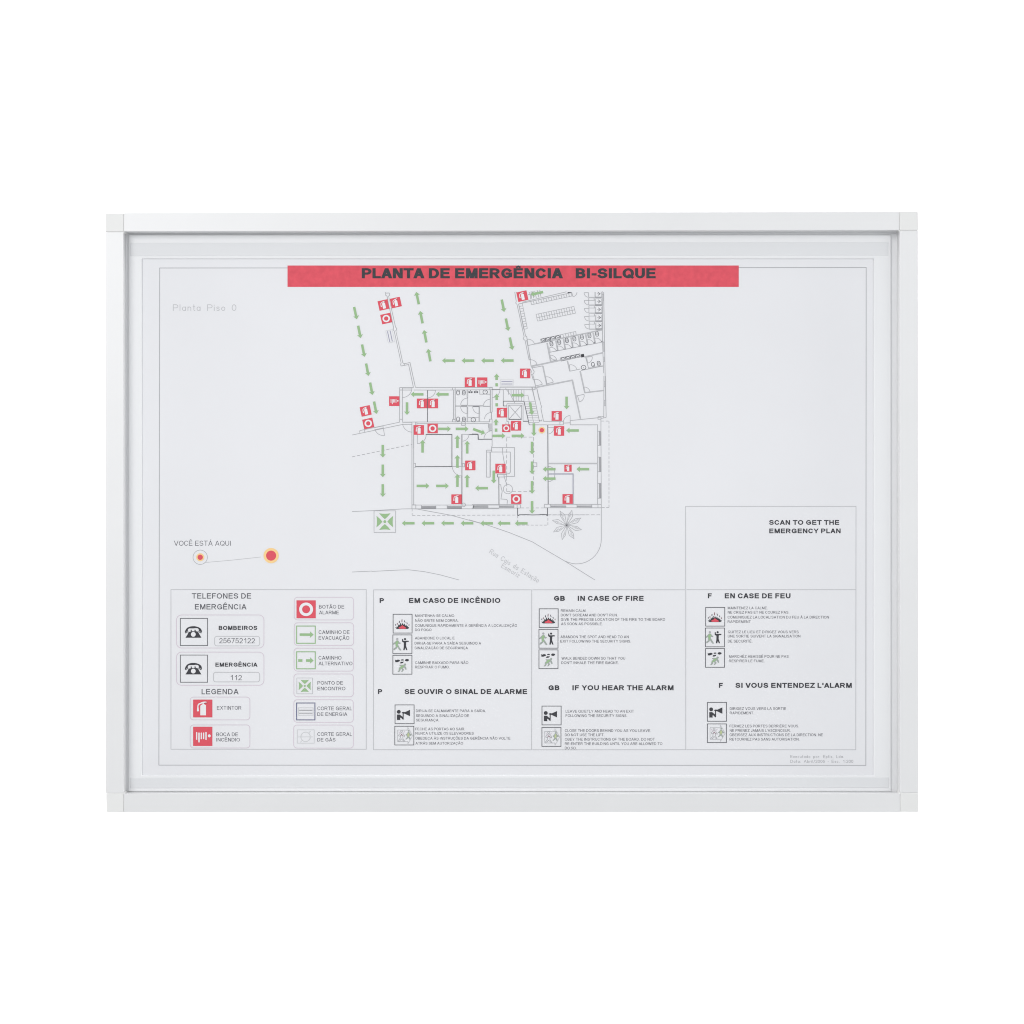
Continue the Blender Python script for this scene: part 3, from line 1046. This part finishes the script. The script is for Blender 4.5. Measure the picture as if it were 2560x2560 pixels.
# arrows: unit = plan units, tip at the origin, pointing along +x
me_arrow = flat('arrow', [([(0, 0), (-8.6, 7.3), (-7.9, 3.1), (-31.7, 3.1), (-31.7, -3.1), (-7.9, -3.1), (-8.6, -7.3)], 'green')])
me_alt = flat('alternative_arrow', [([(0, 0), (-8.6, 7.0), (-8.0, 3.1), (-15.7, 3.1), (-15.7, -3.1), (-8.0, -3.1), (-8.6, -7.0)], 'green'),
                                    ([(-23.8, 3.1), (-31.7, 3.1), (-31.7, -3.1), (-23.8, -3.1)], 'green')])


def arrow(vw, x0, y0, x1, y1, me=me_arrow, name='evacuation_arrow', k=1.0, parent=None):
    q0, q = vw.pt(x0, y0), vw.pt(x1, y1)
    a = math.degrees(math.atan2(y1 - y0, x1 - x0))
    place(name, me, q[0], q[1], k, k, a, h=0.40, parent=parent)


for vw, t in ((Z1, '122,230,155,378 171,457,201,605 219,686,248,832 267,914,296,1062 315,1143,344,1292 363,1373,393,1521 903,195,873,47 948,423,919,277 994,653,966,507 1043,882,1015,735 1333,877,1184,877 1571,877,1420,877 1808,877,1657,877 955,1284,806,1284 1261,1284,1110,1284 761,1380,761,1533 1140,1701,1290,1701 1353,1701,1503,1701 1560,1703,1702,1755'),
              (Z5, '215,1297,14,1297 28,318,68,515 95,624,135,820 158,930,200,1125 685,195,495,237'),
              (Z2, '1116,518,1116,340 1611,453,1611,275 1611,732,1611,555 1611,1003,1611,826 1750,530,1750,353 1750,1010,1750,832 1033,993,1212,993 1311,993,1489,993 551,412,551,590 551,692,551,870 551,971,551,1149 1000,1523,822,1523 1279,1523,1101,1523 1557,1523,1379,1523 1835,1523,1657,1523'),
              (Z4, '278,796,111,796 512,796,343,796 741,796,575,796'),
              (Z3, '537,258,703,258 778,343,805,522 1269,280,1269,447 830,635,830,805 1427,731,1263,731 280,803,447,803 537,803,703,803 806,885,806,1052 806,1150,806,1317 806,1412,806,1580 806,1680,806,1848 1119,1250,950,1250 1568,1250,1402,1250 1119,1377,950,1377 292,1272,292,1440 212,1505,43,1505')):
    for q in t.split():
        arrow(vw, *[float(c) for c in q.split(',')])
for vw, x, y in ((Z1, 1843, 1035), (Z3, 331, 238), (Z3, 323, 577)):
    arrow(vw, x, y + 100, x, y, me_alt, 'alternative_route_arrow')

# assembly point sign
MB = (427, 1347, 733, 1653)
mp = []
for k in range(4):
    t = [(-.265, -.385), (-.12, -.365), (0, -.36), (.12, -.365), (.265, -.385), (.13, -.23), (0, -.115), (-.13, -.23)]
    for _ in range(k):
        t = [(-y, x) for x, y in t]
    mp.append((t, 'green'))
me_meet = flat('assembly_point', mp + [(arcpts(0, 0, .065, .065, 0, 345, 23), 'green'), ('s', SQ, .022, 'grey', True)])
q = Z2.pt(580, 1500)
place('assembly_point_symbol', me_meet, q[0], q[1], 54, 54)
# power cut-off signs
me_power = flat('power_cut', [('s', [(-.5, -.5), (.5, -.5), (.5, .5), (-.5, .5)], .03, 'faint', True), ([(-.44, -.21), (.44, -.21), (.44, -.10), (-.44, -.10)], 'lilac'), ([(-.44, .19), (.44, .19), (.44, .30), (-.44, .30)], 'lilac')])
q = Z5.pt(112, 1650)
place('power_cut_symbol', me_power, q[0], q[1], 31, 15.5)
q = Z1.pt(558, 583)
place('power_cut_symbol', me_power, q[0], q[1], 31, 16.5, 78)
# you-are-here markers
me_here = flat('here_marker', [(arcpts(0, 0, .5, .5, 0, 348, 29), 'yellow')])
me_dot = flat('here_dot', [(arcpts(0, 0, .33, .33, 0, 348, 29), 'red')])
L1 = View(410, 1320, 3.39)
q = Z3.pt(937, 727)
place('you_are_here_marker', me_here, q[0], q[1], 16.5, 16.5, 0, ('red_dot', me_dot))
q = L1.pt(307, 248)
place('you_are_here_marker', me_here, q[0], q[1], 20.0, 20.0, 0, ('red_dot', me_dot))
q = L1.pt(908, 234)
place('you_are_here_marker', me_here, q[0], q[1], 38.2, 38.2, 0, ('red_dot', me_dot))
p = Part('you_are_here_caption', sheet)
v = L1.on(p)
v.text('VOCÊ ESTÁ AQUI', 85, 566, 108, 150, .105, 'text')
v.ring(307, 248, 61, 'grey', 1.3)
v.line('342,293 580,272 820,246', 'pale', 1.3)
p.build()

# ------------------------------------------------------------------ legend
p = Part('legend_panel', sheet)
v = L1.on(p)
v.rect(59, 522, 1714, 1875, 'pale', 1.7)
leg = p.build()
p = Part('heading_lettering', leg, 0.2)
v = L1.on(p)
v.text('TELEFONES DE', 236, 738, 553, 598, .155, 'dark')
v.text('EMERGÊNCIA', 262, 703, 645, 690, .155, 'dark')
p.build()
p = Part('heading_lettering', leg, 0.2)
L1.on(p).text('LEGENDA', 319, 636, 1364, 1409, .155, 'dark')
p.build()

PH = View(440, 1540, 21.47)
BX0 = PH.pt(232, 125)


def phone_shapes(p, dy):
    v = View(440, 1540 + dy, 21.47, p)
    v.rect(235, 128, 1695, 1585, 'dark', 1.7)
    # handset
    v.fill('480,840 510,760 560,680 640,610 760,565 870,548 1000,548 1100,565 1220,605 1310,660 1370,740 1395,840 1385,880 1360,935 1310,920 1200,850 1230,760 1215,700 1170,660 1060,650 940,665 720,665 650,700 630,760 665,850 560,910 515,940 490,900', 'black')
    v.line('520,885 640,815', 'pale', 1.0)
    v.line('1230,815 1375,890', 'pale', 1.0)
    # body with the dial left bare
    v.fill('510,1165 620,990 680,860 800,830 785,760 800,735 830,735 845,760 845,820 1000,820 990,760 1005,735 1040,735 1055,760 1060,820 1140,820 1190,860 1260,990 1365,1165', 'black')
    v.disc(930, 985, 128, 'white')


for nm, y0, y1, dy, lab, lx, num, bx, nx in (('phone_entry', 737, 1017, 0, 'BOMBEIROS', (464, 790, 829, 864), '256752122', (429, 918, 811, 999), (468, 771, 933, 976)),
                                             ('phone_entry', 1052, 1333, 311 / 3.39, 'EMERGÊNCIA', (436, 796, 1141, 1175), '112', (419, 1223, 811, 1304), (566, 660, 1246, 1289))):
    p = Part(nm, sheet, 0.2)
    v = L1.on(p)
    v.rrect(106, y0, 847, y1, 42)
    e_ = p.build()
    p = Part('telephone_pictogram', e_, 0.25)
    phone_shapes(p, dy)
    p.build()
    p = Part('entry_lettering', e_, 0.25)
    L1.on(p).text(lab, *lx, .235, 'black')
    p.build()
    p = Part('number_box', e_, 0.25)
    v = L1.on(p)
    v.rrect(*bx, 20, 'pale', 1.6)
    v.text(num, *nx, .105, 'dark')
    p.build()


def entry(x0, y0, x1, y1, rows):
    p = Part('legend_entry', sheet, 0.2)
    L1.on(p).rrect(x0, y0, x1, y1, 28)
    e_ = p.build()
    p = Part('entry_lettering', e_, 0.25)
    for r in rows:
        L1.on(p).text(r[0], *r[1:], .125, 'text')
    p.build()
    return e_


def mid(x0, y0, x1, y1):
    q = L1.pt((x0 + x1) / 2, (y0 + y1) / 2)
    return q[0], q[1], (x1 - x0) / 3.39, (y1 - y0) / 3.39


e1 = entry(222, 1433, 728, 1626, [('EXTINTOR', 449, 656, 1509, 1540)])
place('extinguisher_sign', me_square, *mid(247, 1454, 410, 1605), 0, ('pictogram', me_ext), parent=e1)
e1 = entry(222, 1669, 728, 1864, [('BOCA DE', 444, 627, 1733, 1764), ('INCÊNDIO', 444, 643, 1779, 1809)])
place('fire_hose_sign', me_square, *mid(247, 1684, 410, 1847), 0, ('pictogram', me_hose), parent=e1)
e1 = entry(1104, 587, 1607, 779, [('BOTÃO DE', 1314, 1527, 652, 683), ('ALARME', 1314, 1482, 701, 731)])
place('alarm_button_sign', me_square, *mid(1123, 613, 1286, 765), 0, ('pictogram', me_ring), parent=e1)
e1 = entry(1104, 803, 1607, 996, [('CAMINHO DE', 1311, 1573, 867, 898), ('EVACUAÇÃO', 1311, 1570, 916, 947)])
p = Part('evacuation_route_sign', e1, 0.3)
v = L1.on(p)
v.rect(1124, 831, 1282, 977, 'green', 2.4)
v.fill('1150,893 1240,893 1237,876 1268,903 1237,931 1240,914 1150,914', 'green')
p.build()
e1 = entry(1102, 1019, 1606, 1213, [('CAMINHO', 1310, 1504, 1084, 1115), ('ALTERNATIVO', 1310, 1597, 1133, 1163)])
p = Part('alternative_route_sign', e1, 0.3)
v = L1.on(p)
v.rect(1124, 1049, 1282, 1193, 'green', 2.4)
v.box(1138, 1112, 1173, 1134, 'green')
v.fill('1204,1112 1240,1112 1237,1095 1268,1123 1237,1150 1240,1134 1204,1134', 'green')
p.build()
e1 = entry(1101, 1237, 1605, 1430, [('PONTO DE', 1301, 1516, 1298, 1327), ('ENCONTRO', 1301, 1537, 1346, 1375)])
place('assembly_point_sign', me_meet, *mid(1126, 1271, 1260, 1405), 0, parent=e1)
e1 = entry(1100, 1455, 1605, 1647, [('CORTE GERAL', 1300, 1594, 1513, 1544), ('DE ENERGIA', 1300, 1555, 1563, 1592)])
p = Part('power_cut_sign', e1, 0.3)
v = L1.on(p)
v.rect(1124, 1483, 1279, 1626, 'blue', 2.3)
v.rect(1140, 1523, 1264, 1587, 'faint', 1.3)
v.lines('1145,1544 1258,1544;1145,1569 1258,1569', 'dark', 1.4)
p.build()
e1 = entry(1099, 1670, 1605, 1865, [('CORTE GERAL', 1300, 1594, 1731, 1762), ('DE GÁS', 1300, 1453, 1780, 1809)])
p = Part('gas_cut_sign', e1, 0.3)
v = L1.on(p)
v.rect(1130, 1710, 1273, 1824, 'faint', 1.3)
v.ring(1200, 1770, 40, 'faint', 1.6)
v.lines('1138,1770 1262,1770;1225,1738 1243,1720;1172,1800 1155,1817', 'faint', 1.3)
p.build()

# ------------------------------------------------------------------ instruction columns
IB = {'fire': (105, 195, 1730, 1815), 'men': (155, 185, 1785, 1795), 'smoke': (155, 155, 1780, 1770), 'horn': (135, 145, 1760, 1760), 'exit': (115, 125, 1745, 1740)}


def icon(kind, shapes, strokes=()):
    b = IB[kind]
    fr = [('s', SQ, .036, 'dark', True)]
    return flat(kind + '_pictogram', fr + [(norm(PP(t) if isinstance(t, str) else t, b), m) for t, m in shapes] + [('s', norm(PP(t) if isinstance(t, str) else t, b), wd / 1620, m, cl) for t, wd, m, cl in strokes])


def circ(x, y, r, ry=None):
    return arcpts(x, y, r, ry or r, 0, 340, 17)


me_fire = icon('fire', [
    ('280,1290 330,1310 410,1350 430,1200 500,1320 530,1190 550,1050 600,1150 650,1130 740,940 790,960 770,1120 830,1090 900,940 980,1090 1030,1080 1040,980 1090,1030 1150,1180 1210,1130 1250,1080 1260,1230 1340,1190 1370,1310 1470,1310 1450,1400 1370,1450 1250,1465 430,1460 360,1410', 'black'),
    ('560,1370 640,1290 780,1250 880,1120 980,1210 1090,1270 1200,1350 1240,1420 1000,1450 640,1430', 'red'),
    ('830,880 825,750 860,600 900,640 895,780 880,870', 'redshade'), ('600,930 610,760 680,770 665,950', 'text'), ('1050,680 1090,740 1160,900 1130,930 1055,830', 'text'),
    ('440,1090 440,950 500,940 490,1090', 'redshade'), ('290,1160 300,1040 370,1050 345,1180', 'text'), ('1255,900 1310,900 1345,1050 1310,1060 1260,980', 'text'), ('1430,1190 1440,1060 1495,1050 1485,1190', 'redshade')])
me_men = icon('men', [
    (circ(530, 540, 95), 'grey'), (circ(1195, 545, 90), 'black'),
    ('500,650 620,670 720,840 810,850 820,920 720,975 640,950 600,920 600,1050 880,1490 820,1530 720,1500 540,1220 480,1350 280,1490 210,1470 240,1350 400,1230 380,1000 340,950 250,1030 195,1010 200,920 300,820 420,700', 'greengrey'),
    ('500,690 590,710 640,840 560,930 550,1080 620,1230 530,1180 430,1270 440,1050 360,930 430,790', 'green'),
    ('945,560 990,520 1035,560 1045,690 1180,690 1480,685 1530,735 1490,785 1310,800 1290,840 1280,1120 1400,1480 1330,1500 1280,1460 1215,1290 1160,1480 1120,1510 1045,1470 1090,1180 1095,850 970,790 945,740', 'black')])
me_smoke = icon('smoke', [
    ('335,520 440,575 560,525 680,530 790,620 680,690 520,750 360,740 360,640', 'black'), ('850,530 940,495 1075,510 1080,600 970,600 870,605', 'black'),
    ('1185,610 1230,500 1340,465 1480,490 1545,560 1480,630 1380,680 1250,655', 'black'), ('755,810 850,700 940,720 1070,680 1050,780 940,840 800,850', 'black'),
    ('720,970 1060,970 1140,870 1200,840 1270,880 1280,960 1230,1030 1200,1060 1280,1180 1320,1340 1290,1390 1220,1370 1110,1170 1030,1250 1000,1290 1100,1360 1080,1430 960,1570 860,1570 940,1450 910,1330 820,1310 800,1440 720,1550 640,1580 550,1570 650,1460 670,1230 830,1110 820,1060 740,1070', 'greengrey'),
    ('840,1060 1040,1010 1130,1050 1090,1110 940,1250 760,1330 740,1390 710,1290 790,1190 870,1120', 'green')])
me_horn = icon('horn', [
    (circ(455, 740, 165), 'black'),
    ('295,975 545,975 760,1160 785,1140 790,890 690,820 810,745 980,770 1410,570 1410,1120 930,890 870,900 870,1370 825,1440 620,1230 565,1290 585,1440 300,1440', 'black')])
me_exit = icon('exit', [
    (circ(1305, 520, 75), 'greengrey'),
    ('1240,620 1360,620 1430,760 1560,830 1520,930 1430,950 1360,900 1370,1020 1480,1260 1400,1310 1290,1110 1080,1280 1020,1230 1160,1100 1160,920 1060,920 1040,860 1150,760', 'greengrey'),
    ('1230,700 1340,700 1370,880 1330,1030 1210,1010 1190,850', 'olive'), ('640,860 760,830 800,930 620,940', 'pink')],
    [('340,455 1220,455', 36, 'grey', False), ('340,455 350,1450', 36, 'pale', False), ('350,1450 1230,1450', 40, 'grey', False), ('1225,230 1225,455', 36, 'pale', False), ('1225,210 1640,940 1230,1650', 44, 'pale', False), ('1230,1450 1230,1650', 40, 'pale', False),
     (circ(690, 560, 85), 36, 'grey', True), ('430,900 600,720 690,680 800,720 960,940 940,1020 800,930', 40, 'grey', False), ('450,880 440,960 570,980 640,880', 40, 'grey', False), ('600,960 600,1120 390,1420', 40, 'grey', False), ('520,1420 680,1210 910,1420', 44, 'grey', False), ('800,940 810,1180 960,1400', 40, 'grey', False), ('450,590 620,800', 44, 'pink', False), ('980,560 800,760', 44, 'pink', False), ('620,960 700,820 830,950', 40, 'redshade', False)])
ICON = {'fire': ('fire_pictogram', me_fire), 'men': ('leaving_people_pictogram', me_men), 'smoke': ('crawling_person_pictogram', me_smoke), 'horn': ('loudhailer_pictogram', me_horn), 'exit': ('exit_door_pictogram', me_exit)}

L2 = View(920, 1460, 4.6)
L3 = View(1320, 1460, 4.6)
L4 = View(1700, 1250, 3.943)
L5 = View(1700, 1460, 3.943)


def column(vw, frame_lines, heads, icons, blocks):
    p = Part('instruction_panel', sheet, 0.2)
    for ln in frame_lines:
        F.on(p).line(ln, 'pale', 1.6)
    c_ = p.build()
    for hd in heads:
        p = Part('heading_lettering', c_, 0.25)
        for t in hd:
            vw.on(p).text(*t, .26 if len(t[0]) < 3 else .235, 'black')
        p.build()
    for kind, x0, y0, x1, y1 in icons:
        a0, b0 = vw.pt(x0, y0), vw.pt(x1, y1)
        nm, me = ICON[kind]
        place(nm, me, (a0[0] + b0[0]) / 2, (a0[1] + b0[1]) / 2, b0[0] - a0[0], b0[1] - a0[1], h=0.36, parent=c_)
    for bl in blocks:
        p = Part('instruction_text', c_, 0.25)
        for t in bl:
            vw.on(p).text(*t, .125, 'text')
        p.build()


column(L2, [[(1329, 1474.4), (933.9, 1474.6), (933.5, 1874.2), (1329, 1874.4)], [(1329.3, 1474), (1329, 1874.4)]],
       [[('P', 134, 183, 162, 217), ('EM CASO DE INCÊNDIO', 472, 1522, 161, 217)], [('P', 115, 163, 1209, 1265), ('SE OUVIR O SINAL DE ALARME', 422, 1830, 1209, 1265)]],
       [('fire', 289, 348, 507, 564), ('men', 286, 585, 505, 801), ('smoke', 286, 820, 505, 1037), ('horn', 311, 1390, 530, 1606), ('exit', 308, 1636, 527, 1851)],
       [[('MANTENHA-SE CALMO.', 541, 1000, 349, 378), ('NÃO GRITE NEM CORRA.', 541, 1040, 405, 435), ('COMUNIQUE RAPIDAMENTE À GERÊNCIA A LOCALIZAÇÃO', 541, 1714, 462, 492), ('DO FOGO.', 541, 740, 513, 541)],
        [('ABANDONE O LOCAL E', 540, 995, 607, 637), ('DIRIJA-SE PARA A SAÍDA SEGUINDO A', 536, 1302, 666, 696), ('SINALIZAÇÃO DE SEGURANÇA', 537, 1150, 720, 750)],
        [('CAMINHE BAIXADO PARA NÃO', 542, 1153, 889, 920), ('RESPIRAR O FUMO.', 542, 937, 940, 970)],
        [('DIRIJA-SE CALMAMENTE PARA A SAÍDA,', 552, 1355, 1443, 1473), ('SEGUINDO A SINALIZAÇÃO DE', 553, 1162, 1498, 1529), ('SEGURANÇA.', 553, 818, 1550, 1580)],
        [('FECHE AS PORTAS AO SAIR.', 545, 1115, 1652, 1682), ('NUNCA UTILIZE OS ELEVADORES', 545, 1215, 1702, 1732), ('OBEDEÇA ÀS INSTRUÇÕES DA GERÊNCIA NÃO VOLTE', 545, 1637, 1759, 1789), ('ATRÁS SEM AUTORIZAÇÃO', 546, 1093, 1817, 1846)]])
column(L3, [[(1331, 1474.4), (1714.2, 1474.4)], [(1331, 1874.4), (1714.2, 1874.2)], [(1714.4, 1474.4), (1714.4, 1874.4)]],
       [[('GB', 299, 424, 137, 193), ('IN CASE OF FIRE', 572, 1330, 137, 193)], [('GB', 236, 361, 1165, 1221), ('IF YOU HEAR THE ALARM', 511, 1672, 1165, 1221)]],
       [('fire', 129, 285, 347, 500), ('men', 126, 522, 345, 738), ('smoke', 126, 757, 345, 973), ('horn', 161, 1404, 381, 1620), ('exit', 160, 1650, 379, 1867)],
       [[('REMAIN CALM.', 378, 670, 291, 321), ('DON\'T SCREAM AND DON\'T RUN.', 378, 1030, 342, 372), ('GIVE THE PRECISE LOCATION OF THE FIRE TO THE BOARD', 378, 1576, 392, 423), ('AS SOON AS POSSIBLE.', 380, 858, 443, 473)],
        [('ABANDON THE SPOT AND HEAD TO AN', 373, 1157, 592, 623), ('EXIT FOLLOWING THE SECURITY SIGNS.', 373, 1183, 643, 673)],
        [('WALK BENDED DOWN SO THAT YOU', 385, 1117, 839, 870), ('DON\'T INHALE THE FIRE SMOKE.', 384, 1042, 890, 920)],
        [('LEAVE QUIETLY AND HEAD TO AN EXIT', 433, 1218, 1448, 1479), ('FOLLOWING THE SECURITY SIGNS.', 433, 1140, 1498, 1529)],
        [('CLOSE THE DOORS BEHIND YOU AS YOU LEAVE.', 424, 1415, 1670, 1701), ('DO NOT USE THE LIFT.', 424, 878, 1719, 1750), ('OBEY THE INSTRUCTIONS OF THE BOARD. DO NOT', 424, 1458, 1770, 1801), ('RE-ENTER THE BUILDING UNTIL YOU ARE ALLOWED TO', 424, 1545, 1821, 1851), ('DO SO.', 424, 557, 1871, 1901)]])
column(L5, [[(1716, 1474.2), (2139.8, 1474.2), (2139.4, 1874.4), (1716, 1874.2)]],
       [[('F', 275, 313, 92, 141), ('EN CASE DE FEU', 441, 1089, 92, 141)], [('F', 384, 422, 975, 1023), ('SI VOUS ENTENDEZ L\'ALARM', 548, 1692, 975, 1023)]],
       [('fire', 253, 231, 441, 415), ('men', 251, 434, 439, 619), ('smoke', 251, 636, 439, 821), ('horn', 270, 1167, 458, 1353), ('exit', 270, 1379, 457, 1563)],
       [[('MAINTENEZ LA CALME.', 470, 864, 223, 249), ('NE CRIEZ PAS ET NE COUREZ PAS.', 470, 1076, 266, 292), ('COMUNIQUEZ LA LOCALISATION DU FEU À LA DIRECTION', 470, 1467, 314, 340), ('RAPIDEMENT', 470, 697, 358, 384)],
        [('QUITEZ LE LIEU ET DIRIGEZ VOUS VERS', 472, 1169, 459, 485), ('UNE SORTIE SUIVENT LA SIGNALISATION', 472, 1186, 501, 527), ('DE SECURITÉ.', 472, 713, 550, 577)],
        [('MARCHÉZ ABAISSÉ POUR NE PAS', 483, 1070, 701, 727), ('RESPIRER LE FUME.', 483, 834, 745, 771)],
        [('DIRIGEZ VOUS VERS LA SORTIE', 491, 1045, 1215, 1241), ('RAPIDEMENT.', 491, 730, 1258, 1284)],
        [('FERMEZ LES PORTES DERRIÉRE VOUS.', 489, 1172, 1387, 1413), ('NE PRENEZ JAMAIS L\'ASCENCEUR.', 489, 1090, 1431, 1457), ('OBEISSEZ AUX INSTRUCTIONS DE LA DIRECTION. NE', 489, 1408, 1473, 1500), ('RETOURNEZ PAS SANS AUTORISATION.', 489, 1177, 1517, 1543)]])

# panel that asks to scan (its code is left out)
p = Part('scan_panel', sheet, 0.2)
F.on(p).line([(1714.2, 1473), (1714.0, 1266), (2140, 1266), (2139.8, 1473)], 'pale', 1.6)
sp_ = p.build()
p = Part('heading_lettering', sp_, 0.25)
L4.on(p).text('SCAN TO GET THE', 880, 1569, 198, 244, .225, 'black')
L4.on(p).text('EMERGENCY PLAN', 880, 1583, 282, 327, .225, 'black')
p.build()

p = Part('credit_text', sheet)
v = View(1960, 1880, 10.17, p)
v.text('Executado  por:  Epfis,  Lda.', 163, 1520, 78, 152, .115, 'grey')
v.text('Data:  Abril/2006  -  Esc.  1:200', 163, 1760, 200, 274, .115, 'grey')
p.build()
